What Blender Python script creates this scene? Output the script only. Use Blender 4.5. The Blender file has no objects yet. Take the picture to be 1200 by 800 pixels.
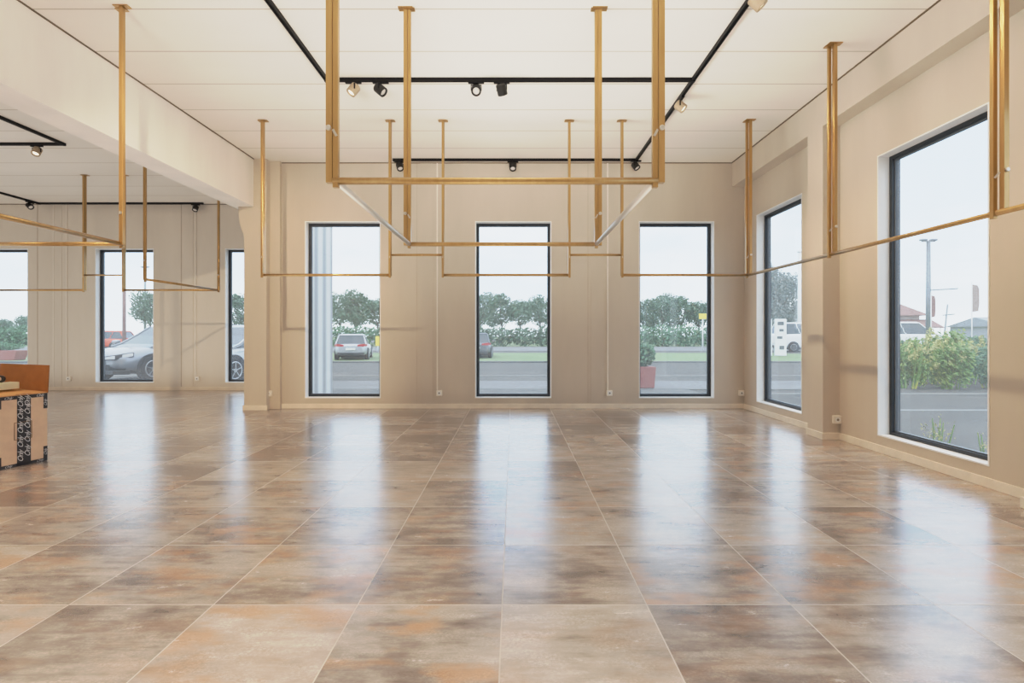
import bpy, bmesh, math, random
from mathutils import Vector, Matrix, Euler

scene = bpy.context.scene
COL = scene.collection
PI = math.pi
H = 1.125            # eye height
CEIL = 3.705
F = 600.0            # focal length in px of the 1200 px frame
random.seed(7)

# ------------------------------------------------------------------ materials
def new_mat(name):
    m = bpy.data.materials.new(name)
    m.use_nodes = True
    nt = m.node_tree
    for n in list(nt.nodes):
        nt.nodes.remove(n)
    out = nt.nodes.new('ShaderNodeOutputMaterial')
    b = nt.nodes.new('ShaderNodeBsdfPrincipled')
    nt.links.new(b.outputs[0], out.inputs[0])
    return m, nt, b, out

def N(nt, typ, **kw):
    n = nt.nodes.new(typ)
    for k, v in kw.items():
        setattr(n, k, v)
    return n

def math_node(nt, op, a, b=None, c=None):
    n = nt.nodes.new('ShaderNodeMath'); n.operation = op
    for i, v in enumerate((a, b, c)):
        if v is None: continue
        if isinstance(v, (int, float)): n.inputs[i].default_value = v
        else: nt.links.new(v, n.inputs[i])
    return n.outputs[0]

def mixc(nt, fac, a, b, blend='MIX'):
    n = nt.nodes.new('ShaderNodeMix'); n.data_type = 'RGBA'; n.blend_type = blend
    for idx, v in ((0, fac), (6, a), (7, b)):
        if isinstance(v, (int, float)): n.inputs[idx].default_value = v
        elif isinstance(v, tuple): n.inputs[idx].default_value = (*v, 1) if len(v) == 3 else v
        else: nt.links.new(v, n.inputs[idx])
    return n.outputs[2]

def ramp(nt, src, stops):
    r = nt.nodes.new('ShaderNodeValToRGB')
    els = r.color_ramp.elements
    while len(els) < len(stops): els.new(0.5)
    for e, (p, c) in zip(els, stops):
        e.position = p; e.color = (*c, 1) if len(c) == 3 else c
    nt.links.new(src, r.inputs[0])
    return r.outputs[0]

def noise(nt, vec, scale, detail=4, rough=0.55):
    n = nt.nodes.new('ShaderNodeTexNoise')
    n.inputs['Scale'].default_value = scale
    n.inputs['Detail'].default_value = detail
    n.inputs['Roughness'].default_value = rough
    nt.links.new(vec, n.inputs['Vector'])
    return n.outputs[0]

def mapping(nt, vec, scale=(1, 1, 1), loc=(0, 0, 0)):
    n = nt.nodes.new('ShaderNodeMapping')
    n.inputs['Scale'].default_value = scale
    n.inputs['Location'].default_value = loc
    nt.links.new(vec, n.inputs['Vector'])
    return n.outputs[0]

def coords(nt, which='Object'):
    return nt.nodes.new('ShaderNodeTexCoord').outputs[which]

def bump(nt, b, h, strength=0.1, dist=0.01):
    n = nt.nodes.new('ShaderNodeBump')
    n.inputs['Strength'].default_value = strength
    n.inputs['Distance'].default_value = dist
    nt.links.new(h, n.inputs['Height'])
    nt.links.new(n.outputs[0], b.inputs['Normal'])

def plain(name, col, rough=0.5, metal=0.0, var=0.08, scale=6.0, spec=0.5, emit=None, estr=0, bmp=0.0):
    m, nt, b, out = new_mat(name)
    v = coords(nt)
    n = noise(nt, v, scale)
    lo = tuple(max(0, c * (1 - var)) for c in col); hi = tuple(min(1, c * (1 + var)) for c in col)
    c = ramp(nt, n, [(0.3, lo), (0.7, hi)])
    nt.links.new(c, b.inputs['Base Color'])
    b.inputs['Roughness'].default_value = rough
    b.inputs['Metallic'].default_value = metal
    b.inputs['Specular IOR Level'].default_value = spec
    if emit:
        b.inputs['Emission Color'].default_value = (*emit, 1)
        b.inputs['Emission Strength'].default_value = estr
    if bmp:
        bump(nt, b, noise(nt, v, scale * 12), bmp)
    return m

def wall_mat(name, col, joint=False):
    m, nt, b, out = new_mat(name)
    v = coords(nt)
    n1 = noise(nt, mapping(nt, v, (1.4, 1.4, 0.35)), 1.6, 5)
    n2 = noise(nt, v, 55, 3)
    c = ramp(nt, n1, [(0.25, tuple(x * 0.93 for x in col)), (0.75, tuple(min(1, x * 1.05) for x in col))])
    nt.links.new(c, b.inputs['Base Color'])
    b.inputs['Roughness'].default_value = 0.72
    b.inputs['Specular IOR Level'].default_value = 0.25
    bump(nt, b, n2, 0.06, 0.004)
    return m

def ceiling_mat(col):
    m, nt, b, out = new_mat('ceiling_panels_paint')
    v = coords(nt)
    sep = nt.nodes.new('ShaderNodeSeparateXYZ'); nt.links.new(v, sep.inputs[0])
    t = math_node(nt, 'FRACT', math_node(nt, 'DIVIDE', math_node(nt, 'ADD', sep.outputs[1], 61.0 * 4 - 4.07), 0.61))
    d = math_node(nt, 'ABSOLUTE', math_node(nt, 'SUBTRACT', t, 0.5))       # 0.5 at the joint
    line = math_node(nt, 'GREATER_THAN', d, 0.4885)
    n1 = noise(nt, mapping(nt, v, (0.4, 1.2, 1)), 1.3, 4)
    c = ramp(nt, n1, [(0.25, tuple(x * 0.96 for x in col)), (0.75, tuple(min(1, x * 1.03) for x in col))])
    c = mixc(nt, math_node(nt, 'MULTIPLY', line, 0.7), c, (0.40, 0.33, 0.26))
    nt.links.new(c, b.inputs['Base Color'])
    b.inputs['Roughness'].default_value = 0.75
    b.inputs['Specular IOR Level'].default_value = 0.2
    return m

def floor_mat():
    m, nt, b, out = new_mat('oxidised_porcelain_tiles')
    v = coords(nt)
    sep = nt.nodes.new('ShaderNodeSeparateXYZ'); nt.links.new(v, sep.inputs[0])
    S = 0.6
    tx = math_node(nt, 'DIVIDE', math_node(nt, 'ADD', sep.outputs[0], 60 * S + 0.046), S)
    ty = math_node(nt, 'DIVIDE', math_node(nt, 'ADD', sep.outputs[1], 60 * S - 2.127), S)
    fx, fy = math_node(nt, 'FRACT', tx), math_node(nt, 'FRACT', ty)
    ix, iy = math_node(nt, 'FLOOR', tx), math_node(nt, 'FLOOR', ty)
    ex = math_node(nt, 'ABSOLUTE', math_node(nt, 'SUBTRACT', fx, 0.5))
    ey = math_node(nt, 'ABSOLUTE', math_node(nt, 'SUBTRACT', fy, 0.5))
    edge = math_node(nt, 'MAXIMUM', ex, ey)
    grout = math_node(nt, 'GREATER_THAN', edge, 0.4958)
    comb = nt.nodes.new('ShaderNodeCombineXYZ'); nt.links.new(ix, comb.inputs[0]); nt.links.new(iy, comb.inputs[1])
    wn = nt.nodes.new('ShaderNodeTexWhiteNoise'); wn.noise_dimensions = '3D'; nt.links.new(comb.outputs[0], wn.inputs['Vector'])
    rnd = wn.outputs['Value']
    # shift the pattern for every tile so that no two tiles match
    off = nt.nodes.new('ShaderNodeVectorMath'); off.operation = 'MULTIPLY_ADD'
    nt.links.new(wn.outputs['Color'], off.inputs[0]); off.inputs[1].default_value = (9, 9, 9); nt.links.new(v, off.inputs[2])
    vec = off.outputs[0]
    big = noise(nt, mapping(nt, vec, (1.0, 1.7, 1)), 2.3, 5, 0.6)
    mid = noise(nt, mapping(nt, vec, (1.0, 2.6, 1)), 7.0, 6, 0.65)
    fine = noise(nt, mapping(nt, vec, (1.0, 1.5, 1)), 95.0, 4, 0.7)
    streak = noise(nt, mapping(nt, vec, (0.55, 4.5, 1)), 5.0, 5, 0.65)
    mixn = math_node(nt, 'ADD', math_node(nt, 'MULTIPLY', big, 0.50), math_node(nt, 'MULTIPLY', mid, 0.28))
    mixn = math_node(nt, 'ADD', mixn, math_node(nt, 'MULTIPLY', streak, 0.22))
    mixn = math_node(nt, 'ADD', mixn, math_node(nt, 'MULTIPLY', math_node(nt, 'SUBTRACT', rnd, 0.5), 0.13))
    c = ramp(nt, mixn, [(0.36, (0.115, 0.090, 0.074)), (0.44, (0.225, 0.183, 0.155)),
                        (0.51, (0.365, 0.312, 0.272)), (0.57, (0.44, 0.375, 0.32)), (0.66, (0.56, 0.51, 0.46))])
    rust = ramp(nt, noise(nt, mapping(nt, vec, (1, 2.2, 1), (5, 3, 1)), 3.1, 4), [(0.50, (0, 0, 0)), (0.66, (1, 1, 1))])
    sepc = nt.nodes.new('ShaderNodeSeparateColor'); nt.links.new(wn.outputs['Color'], sepc.inputs[0])
    rustamt = math_node(nt, 'MULTIPLY_ADD', sepc.outputs[1], 0.55, 0.12)
    c = mixc(nt, math_node(nt, 'MULTIPLY', rust, rustamt), c, (0.47, 0.235, 0.115))
    sp = ramp(nt, fine, [(0.42, (0.62, 0.60, 0.58)), (0.62, (1.25, 1.24, 1.22))])
    spf = ramp(nt, mid, [(0.42, (0.08, 0.08, 0.08)), (0.6, (0.55, 0.55, 0.55))])
    c = mixc(nt, spf, c, sp, 'MULTIPLY')
    c = mixc(nt, math_node(nt, 'MULTIPLY', grout, 0.75), c, (0.50, 0.44, 0.37))
    nt.links.new(c, b.inputs['Base Color'])
    rr = ramp(nt, mid, [(0.3, (0.19, 0.19, 0.19)), (0.7, (0.28, 0.28, 0.28))])
    rg = mixc(nt, grout, rr, (0.6, 0.6, 0.6))
    nt.links.new(rg, b.inputs['Roughness'])
    b.inputs['IOR'].default_value = 1.9
    b.inputs['Coat Weight'].default_value = 0.75
    b.inputs['Coat IOR'].default_value = 1.55
    b.inputs['Coat Roughness'].default_value = 0.27
    hgt = math_node(nt, 'ADD', math_node(nt, 'MULTIPLY', fine, 0.25), math_node(nt, 'MULTIPLY', math_node(nt, 'SUBTRACT', 1.0, grout), 1.0))
    bump(nt, b, hgt, 0.05, 0.003)
    return m

def brass_mat():
    m, nt, b, out = new_mat('satin_brass')
    v = coords(nt)
    n = noise(nt, mapping(nt, v, (8, 8, 0.6)), 6, 3)
    c = ramp(nt, n, [(0.3, (0.43, 0.265, 0.095)), (0.7, (0.50, 0.32, 0.13))])
    nt.links.new(c, b.inputs['Base Color'])
    b.inputs['Metallic'].default_value = 0.8
    b.inputs['Roughness'].default_value = 0.32
    b.inputs['Coat Weight'].default_value = 0.6
    b.inputs['Coat Roughness'].default_value = 0.15
    return m

def glass_mat():
    m, nt, b, out = new_mat('hazed_window_glass')
    nt.nodes.remove(b)
    tr = N(nt, 'ShaderNodeBsdfTransparent'); tr.inputs[0].default_value = (0.95, 0.97, 0.975, 1)
    gl = N(nt, 'ShaderNodeBsdfGlossy'); gl.inputs['Roughness'].default_value = 0.02
    df = N(nt, 'ShaderNodeBsdfTranslucent'); df.inputs[0].default_value = (0.93, 0.91, 0.88, 1)
    d2 = N(nt, 'ShaderNodeBsdfDiffuse'); d2.inputs[0].default_value = (0.93, 0.91, 0.88, 1)
    veil = N(nt, 'ShaderNodeMixShader'); veil.inputs[0].default_value = 0.4
    nt.links.new(df.outputs[0], veil.inputs[1]); nt.links.new(d2.outputs[0], veil.inputs[2])
    v = coords(nt)
    haze = ramp(nt, noise(nt, mapping(nt, v, (1, 1, 0.5)), 2.2, 4), [(0.3, (0.11,) * 3), (0.75, (0.19,) * 3)])  # haze of the outside view mixed into the pane, uneven by noise
    m1 = N(nt, 'ShaderNodeMixShader'); nt.links.new(haze, m1.inputs[0])
    nt.links.new(tr.outputs[0], m1.inputs[1]); nt.links.new(veil.outputs[0], m1.inputs[2])
    lw = N(nt, 'ShaderNodeLayerWeight'); lw.inputs[0].default_value = 0.5
    fr = math_node(nt, 'MULTIPLY_ADD', math_node(nt, 'POWER', lw.outputs['Facing'], 4.0), 0.5, 0.045)
    m2 = N(nt, 'ShaderNodeMixShader'); nt.links.new(fr, m2.inputs[0])
    nt.links.new(m1.outputs[0], m2.inputs[1]); nt.links.new(gl.outputs[0], m2.inputs[2])
    nt.links.new(m2.outputs[0], out.inputs[0])
    return m

def leaf_mat(name, c1, c2, c3=None):
    m, nt, b, out = new_mat(name)
    v = coords(nt)
    n = noise(nt, v, 9.0, 3)
    n2 = noise(nt, v, 1.6, 3)
    stops = [(0.3, c1), (0.7, c2)]
    c = ramp(nt, n, stops)
    if c3:
        c = mixc(nt, ramp(nt, n2, [(0.5, (0, 0, 0)), (0.66, (1, 1, 1))]), c, c3)
    nt.links.new(c, b.inputs['Base Color'])
    b.inputs['Roughness'].default_value = 0.65
    b.inputs['Specular IOR Level'].default_value = 0.2
    return m

def ground_mat(name, c1, c2, scale, rough=0.9, scale2=60):
    m, nt, b, out = new_mat(name)
    v = coords(nt)
    n = noise(nt, mapping(nt, v, (0.5, 1.3, 1)), scale, 5)
    f = noise(nt, v, scale2, 3)
    c = ramp(nt, n, [(0.3, c1), (0.7, c2)])
    c = mixc(nt, 0.4, c, ramp(nt, f, [(0.35, (0.6,) * 3), (0.65, (1.2,) * 3)]), 'MULTIPLY')
    nt.links.new(c, b.inputs['Base Color'])
    b.inputs['Roughness'].default_value = rough
    return m

def cladding_mat():
    m, nt, b, out = new_mat('white_ribbed_cladding')
    v = coords(nt)
    sep = nt.nodes.new('ShaderNodeSeparateXYZ'); nt.links.new(v, sep.inputs[0])
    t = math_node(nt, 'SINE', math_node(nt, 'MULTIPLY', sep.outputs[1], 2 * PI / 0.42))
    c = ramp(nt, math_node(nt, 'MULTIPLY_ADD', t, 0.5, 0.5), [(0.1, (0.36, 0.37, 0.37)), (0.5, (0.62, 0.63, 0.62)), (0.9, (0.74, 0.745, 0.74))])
    nt.links.new(c, b.inputs['Base Color'])
    b.inputs['Roughness'].default_value = 0.6
    return m

M = {
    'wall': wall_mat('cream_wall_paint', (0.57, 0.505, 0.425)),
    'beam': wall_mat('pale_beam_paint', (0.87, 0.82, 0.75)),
    'baywall': wall_mat('greyer_bay_wall_paint', (0.72, 0.66, 0.58)),
    'ceiling': ceiling_mat((0.82, 0.765, 0.69)),
    'floor': floor_mat(),
    'base': plain('cream_baseboard', (0.80, 0.72, 0.61), 0.5),
    'reveal': plain('white_window_lining', (0.86, 0.87, 0.86), 0.45, var=0.02),
    'frame': plain('anthracite_window_frame', (0.022, 0.028, 0.036), 0.4, var=0.15),
    'bead': plain('grey_glazing_bead', (0.10, 0.115, 0.13), 0.4),
    'glass': glass_mat(),
    'brass': brass_mat(),
    'pale': plain('brass_painted_window_sheen', (0.60, 0.56, 0.50), 0.28, 0.75, var=0.03),  # brass side bars coloured pale to carry the window reflection
    'steel': plain('zinc_bolt_steel', (0.62, 0.58, 0.52), 0.3, 0.85),
    'black': plain('black_track_metal', (0.005, 0.005, 0.006), 0.5, 0.0, spec=0.25),
    'black2': plain('black_lamp_body', (0.018, 0.017, 0.016), 0.4, 0.2),
    'tan': plain('tan_lamp_body', (0.42, 0.33, 0.23), 0.45, 0.2),
    'lens': plain('warm_lens', (0.9, 0.8, 0.65), 0.3, emit=(1.0, 0.82, 0.6), estr=1.6),
    'lens_dim': plain('dim_lens', (0.55, 0.52, 0.48), 0.2, emit=(1.0, 0.85, 0.7), estr=0.12),
    'gap': plain('dark_joint', (0.16, 0.12, 0.08), 0.9),
    'joint': plain('wall_panel_joint', (0.52, 0.45, 0.37), 0.9),
    'duct': plain('cream_cable_duct', (0.80, 0.74, 0.66), 0.5, var=0.03),
    'white': plain('white_plastic', (0.85, 0.80, 0.72), 0.4, var=0.03),
    'socket': plain('socket_hole', (0.25, 0.21, 0.17), 0.6),
    'card': plain('cardboard', (0.70, 0.51, 0.37), 0.85, var=0.06, scale=14),
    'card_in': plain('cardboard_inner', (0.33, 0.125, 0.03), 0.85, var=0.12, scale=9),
    'card_top': plain('cardboard_flap', (0.62, 0.33, 0.13), 0.85, var=0.08, scale=9),
    'tape': plain('black_parcel_tape', (0.015, 0.013, 0.016), 0.3),
    'ink': plain('white_tape_print', (0.72, 0.72, 0.74), 0.45),
    'line': plain('brown_print', (0.18, 0.10, 0.05), 0.8),
    'paper': plain('pale_packet', (0.72, 0.70, 0.52), 0.6),
    'asphalt': ground_mat('asphalt', (0.068, 0.063, 0.055), (0.102, 0.095, 0.084), 0.5),
    'concrete': ground_mat('pale_paving', (0.15, 0.15, 0.145), (0.20, 0.198, 0.19), 0.8),
    'gravel': ground_mat('gravel', (0.085, 0.085, 0.08), (0.17, 0.165, 0.155), 4.0),
    'grass': ground_mat('grass', (0.13, 0.18, 0.075), (0.20, 0.25, 0.115), 0.9),
    'paint': plain('road_paint', (0.22, 0.22, 0.21), 0.8),
    'clad': cladding_mat(),
    'ext': plain('exterior_render', (0.70, 0.71, 0.71), 0.8),
    'bark': plain('bark', (0.12, 0.10, 0.08), 0.9),
    'leaf_a': leaf_mat('leaf_grey_green', (0.11, 0.17, 0.12), (0.19, 0.26, 0.18)),
    'leaf_b': leaf_mat('leaf_dark_green', (0.08, 0.14, 0.09), (0.15, 0.22, 0.14)),
    'leaf_c': leaf_mat('weed_green', (0.13, 0.25, 0.075), (0.27, 0.37, 0.12), (0.50, 0.48, 0.12)),
    'leaf_d': leaf_mat('weed_yellow', (0.42, 0.40, 0.13), (0.58, 0.55, 0.26)),
    'leaf_e': leaf_mat('blue_green_leaf', (0.10, 0.20, 0.11), (0.18, 0.28, 0.17)),
    'leaf_f': leaf_mat('pale_grey_foliage', (0.20, 0.24, 0.23), (0.30, 0.34, 0.33)),
    'silver': plain('silver_car_paint', (0.45, 0.46, 0.48), 0.25, 0.35, var=0.02),
    'greycar': plain('grey_car_paint', (0.16, 0.17, 0.19), 0.22, 0.4, var=0.02),
    'midcar': plain('light_grey_car_paint', (0.30, 0.31, 0.33), 0.2, 0.4, var=0.02),
    'whitecar': plain('white_car_paint', (0.8, 0.81, 0.82), 0.25, var=0.02),
    'redcar': plain('red_car_paint', (0.62, 0.09, 0.035), 0.3, var=0.03),
    'carglass': plain('car_glass', (0.045, 0.055, 0.062), 0.08, 0.0, spec=0.9),
    'trimdark': plain('car_black_plastic', (0.03, 0.032, 0.035), 0.55),
    'tyre': plain('tyre_rubber', (0.02, 0.02, 0.022), 0.8),
    'rim': plain('alloy_rim', (0.52, 0.53, 0.55), 0.3, 0.7),
    'tail': plain('tail_lamp_red', (0.45, 0.04, 0.04), 0.3),
    'head': plain('head_lamp', (0.85, 0.87, 0.9), 0.15),
    'plate': plain('number_plate', (0.75, 0.74, 0.65), 0.5),
    'terracotta': plain('terracotta_planter', (0.34, 0.13, 0.11), 0.7),
    'brick': plain('brown_roof_tiles', (0.24, 0.15, 0.13), 0.85, var=0.2, scale=3),
    'housewall': plain('house_render', (0.50, 0.44, 0.40), 0.85),
    'shed': plain('grey_shed', (0.36, 0.37, 0.39), 0.8),
    'galv': plain('galvanised_post', (0.24, 0.26, 0.28), 0.5, 0.4),
    'flag': plain('brown_banner_cloth', (0.30, 0.22, 0.18), 0.9),
    'flag2': plain('rust_banner_cloth', (0.26, 0.15, 0.13), 0.9),
    'yellow': plain('yellow_sign', (0.85, 0.60, 0.08), 0.5),
    'signblue': plain('blue_sign', (0.30, 0.42, 0.62), 0.5),
    'patch': plain('dark_poster_patch', (0.10, 0.11, 0.12), 0.7),
}

# ------------------------------------------------------------------ mesh builder
class MB:
    def __init__(self): self.bm = bmesh.new()
    def box(self, x0, x1, y0, y1, z0, z1, mat=None):
        vs = [self.bm.verts.new(p) for p in ((x0,y0,z0),(x1,y0,z0),(x1,y1,z0),(x0,y1,z0),(x0,y0,z1),(x1,y0,z1),(x1,y1,z1),(x0,y1,z1))]
        if mat is not None:
            for v in vs: v.co = mat @ v.co
        for f in ((3,2,1,0),(4,5,6,7),(0,1,5,4),(1,2,6,5),(2,3,7,6),(3,0,4,7)):
            self.bm.faces.new([vs[i] for i in f])
        return self
    def cbox(self, c, s, mat=None):
        return self.box(c[0]-s[0]/2, c[0]+s[0]/2, c[1]-s[1]/2, c[1]+s[1]/2, c[2]-s[2]/2, c[2]+s[2]/2, mat)
    def tube(self, p0, p1, r0, r1=None, n=10, cap=True):
        p0, p1 = Vector(p0), Vector(p1); r1 = r0 if r1 is None else r1
        d = (p1 - p0).normalized()
        a = d.orthogonal().normalized(); b = d.cross(a)
        r = []
        for p, rr in ((p0, r0), (p1, r1)):
            r.append([self.bm.verts.new(p + (a*math.cos(2*PI*i/n) + b*math.sin(2*PI*i/n))*rr) for i in range(n)])
        for i in range(n):
            f = self.bm.faces.new((r[0][i], r[0][(i+1) % n], r[1][(i+1) % n], r[1][i])); f.smooth = n > 6
        if cap:
            self.bm.faces.new(r[0][::-1]); self.bm.faces.new(r[1])
        return self
    def bar(self, p0, p1, w, h=None, up=(0,0,1)):
        """square bar between two points"""
        h = w if h is None else h
        p0, p1 = Vector(p0), Vector(p1); d = (p1-p0); L = d.length; d.normalize()
        u = Vector(up)
        if abs(d.dot(u)) > 0.98: u = Vector((0,1,0))
        s = d.cross(u).normalized(); u = s.cross(d).normalized()
        m = Matrix(((d.x, s.x, u.x, p0.x), (d.y, s.y, u.y, p0.y), (d.z, s.z, u.z, p0.z), (0,0,0,1)))
        return self.box(0, L, -w/2, w/2, -h/2, h/2, m)
    def prism(self, pts, axis, a0, a1):
        """extrude a 2D outline along an axis: axis 'x' -> pts are (y,z), 'y' -> (x,z), 'z' -> (x,y)"""
        def P(p, a):
            return {'x': (a, p[0], p[1]), 'y': (p[0], a, p[1]), 'z': (p[0], p[1], a)}[axis]
        A = [self.bm.verts.new(P(p, a0)) for p in pts]; B = [self.bm.verts.new(P(p, a1)) for p in pts]
        n = len(pts)
        for i in range(n): self.bm.faces.new((A[i], A[(i+1) % n], B[(i+1) % n], B[i]))
        self.bm.faces.new(A[::-1]); self.bm.faces.new(B)
        return self
    def quad(self, *ps):
        self.bm.faces.new([self.bm.verts.new(p) for p in ps]); return self
    def loft(self, rings, cap=True, smooth=True):
        R = [[self.bm.verts.new(p) for p in r] for r in rings]
        n = len(R[0])
        for a, b in zip(R, R[1:]):
            for i in range(n):
                f = self.bm.faces.new((a[i], a[(i+1) % n], b[(i+1) % n], b[i])); f.smooth = smooth
        if cap:
            self.bm.faces.new(R[0][::-1]); self.bm.faces.new(R[-1])
        return self
    def lathe(self, prof, n=20, axis='z', c=(0,0,0)):
        """prof = [(r, a)] turned about an axis through c"""
        c = Vector(c)
        def P(r, a, t):
            x, y = r*math.cos(t), r*math.sin(t)
            return c + Vector({'z': (x, y, a), 'y': (x, a, y), 'x': (a, x, y)}[axis])
        R = [[self.bm.verts.new(P(r, a, 2*PI*i/n)) for i in range(n)] for r, a in prof]
        for a, b in zip(R, R[1:]):
            for i in range(n):
                f = self.bm.faces.new((a[i], a[(i+1) % n], b[(i+1) % n], b[i])); f.smooth = True
        self.bm.faces.new(R[0][::-1]); self.bm.faces.new(R[-1])
        return self
    def xf(self, m):
        bmesh.ops.transform(self.bm, matrix=m, verts=self.bm.verts); return self
    def build(self, name, mat, parent=None, bevel=0, loc=None):
        bmesh.ops.recalc_face_normals(self.bm, faces=self.bm.faces)
        me = bpy.data.meshes.new(name); self.bm.to_mesh(me); self.bm.free()
        me.materials.append(mat)
        o = bpy.data.objects.new(name, me); COL.objects.link(o)
        if parent: o.parent = parent
        if loc: o.location = loc
        if bevel:
            b = o.modifiers.new('bevel', 'BEVEL'); b.width = bevel; b.segments = 2; b.limit_method = 'ANGLE'
        return o

def tag(o, label=None, cat=None, group=None, kind=None):
    if label: o['label'] = label
    if cat: o['category'] = cat
    if group: o['group'] = group
    if kind: o['kind'] = kind
    return o

def thing(name, label, cat, loc=(0,0,0), rz=0, group=None, kind=None):
    o = bpy.data.objects.new(name, None); COL.objects.link(o)
    o.location = loc; o.rotation_euler = (0, 0, rz); o.empty_display_size = 0.1
    return tag(o, label, cat, group, kind)

def struct(o, label=None, cat=None):
    return tag(o, label, cat, None, 'structure')

def copy_tree(o, parent=None):
    c = o.copy(); COL.objects.link(c); c.parent = parent
    for ch in list(o.children): copy_tree(ch, c)
    return c

# ------------------------------------------------------------------ room shell
XR, XB = 3.48, 3.30           # right wall (recess) and its protruding band / piers
YM, YL = 7.72, 10.18          # back wall of the main bay, back wall of the side bay
XP = -3.97                    # pier edge between the bays
XLW, YR = -12.6, -4.5
WZ0, WZ1 = 0.155, 2.82
T = 0.19

f = MB().box(XLW-0.3, -3.75, YR-0.3, YL+T-0.01, -0.12, 0.0).box(-3.75, XR+T-0.01, YR-0.3, YM+T-0.01, -0.12, 0.0).build('floor', M['floor'])
struct(f, 'large format brown and grey porcelain tile floor with pale joints', 'floor')
c = MB().box(XLW-0.3, -3.68, YR-0.3, YL+T, CEIL, CEIL+0.3).box(-3.68, XR+T, YR-0.3, YM+T, CEIL, CEIL+0.3).build('ceiling', M['ceiling'])
struct(c, 'cream ceiling of long panels with thin cross joints', 'ceiling')

def wall_x(name, y0, y1, x0, x1, holes, mat, z1=CEIL):
    """wall running along X between y0 and y1 with window holes [(xa, xb)]"""
    mb = MB(); cur = x0
    for a, b in sorted(holes):
        mb.box(cur, a, y0, y1, 0, z1)
        mb.box(a, b, y0, y1, 0, WZ0); mb.box(a, b, y0, y1, WZ1, z1)
        cur = b
    mb.box(cur, x1, y0, y1, 0, z1)
    return mb.build(name, mat)

def wall_y(name, x0, x1, y0, y1, holes, mat, z1=CEIL):
    mb = MB(); cur = y0
    for a, b in sorted(holes):
        mb.box(x0, x1, cur, a, 0, z1)
        mb.box(x0, x1, a, b, 0, WZ0); mb.box(x0, x1, a, b, WZ1, z1)
        cur = b
    mb.box(x0, x1, cur, y1, 0, z1)
    return mb.build(name, mat)

back_holes = [(-3.14, -2.0), (-0.575, 0.575), (1.894, 3.03)]
bay_holes = [(-10.80, -9.646), (-8.31, -7.146), (-5.73, -4.57)]
right_holes = [(6.17, 7.32), (3.74, 4.89), (1.31, 2.46)]
struct(wall_x('wall_back', YM, YM+T, XP, XR+T, back_holes, M['wall']), 'cream back wall with three tall windows', 'wall')
struct(wall_x('wall_bay', YL, YL+T, XLW, XP+0.05, bay_holes, M['baywall']), 'cream rear wall of the deeper side bay', 'wall')
struct(wall_y('wall_right', XR, XR+T, YR, YM, right_holes, M['wall']), 'cream side wall with tall windows between piers', 'wall')
struct(MB().box(XLW-0.3, XLW, YR, YL, 0, CEIL).build('wall_left', M['wall']), 'cream far wall of the side bay', 'wall')
struct(MB().box(XLW, XR+T, YR-0.3, YR, 0, CEIL).build('wall_rear', M['wall']), 'cream wall behind the viewer', 'wall')
struct(MB().box(XP, -3.68, YM+T, YL+T+0.05, -0.1, CEIL).build('wall_exterior', M['clad']), 'white ribbed outside wall of the projecting side bay', 'wall')
# protruding band and piers of the right wall
mb = MB().box(XB, XR, YR, YM, 3.34, CEIL)
struct(mb.build('trim_band', M['wall']), 'deep cream band running under the ceiling', 'trim')
for a in (5.457, 3.02, 0.59):
    struct(MB().box(XB, XR, a, a+0.283, 0, 3.34).build('wall_pier', M['wall']), 'cream pier standing out between the side windows', 'pier')
# big downstand beam between the bays, pier below
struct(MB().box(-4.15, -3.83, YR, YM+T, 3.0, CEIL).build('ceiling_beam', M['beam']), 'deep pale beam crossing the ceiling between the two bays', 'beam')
mb = MB().box(XP, -3.64, 7.55, YM, 0, 3.0)
mb.box(-3.83, -3.64, 7.55, YM, 3.0, CEIL)
mb.box(-3.64, -3.49, 7.66, YM, 0, CEIL)
prof = [(XP, 2.58), (XP, 3.0), (-4.055, 3.0), (-4.05, 2.86), (-4.03, 2.74), (-4.0, 2.65)]
mb.prism(prof, 'y', 7.552, YM)
struct(mb.build('wall_pillar', M['wall']), 'cream pillar carrying the beam beside the first window', 'pillar')

# baseboards
BH, BT = 0.072, 0.016
def base_x(name, y, x0, x1): return struct(MB().box(x0, x1, y-BT, y, 0, BH).build(name, M['base'], bevel=0.003), 'low cream baseboard', 'baseboard')
def base_y(name, x, y0, y1): return struct(MB().box(x-BT, x, y0, y1, 0, BH).build(name, M['base'], bevel=0.003), 'low cream baseboard', 'baseboard')
base_x('baseboard_back', YM, -3.49, XR)
base_x('baseboard_pillar', 7.55, XP-BT, -3.64+BT)
base_x('baseboard_bay', YL, XLW, XP)
base_y('baseboard_right', XR, 5.74, YM); base_y('baseboard_right', XR, 3.303, 5.457); base_y('baseboard_right', XR, 0.873, 3.02)
for a in (5.457, 3.02):
    o = MB().box(XB-BT, XB, a-BT, a+0.283+BT, 0, BH).box(XB, XR, a-BT, a, 0, BH).build('baseboard_pier', M['base'], bevel=0.003)
    struct(o, 'cream baseboard wrapping the pier foot', 'baseboard')

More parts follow.
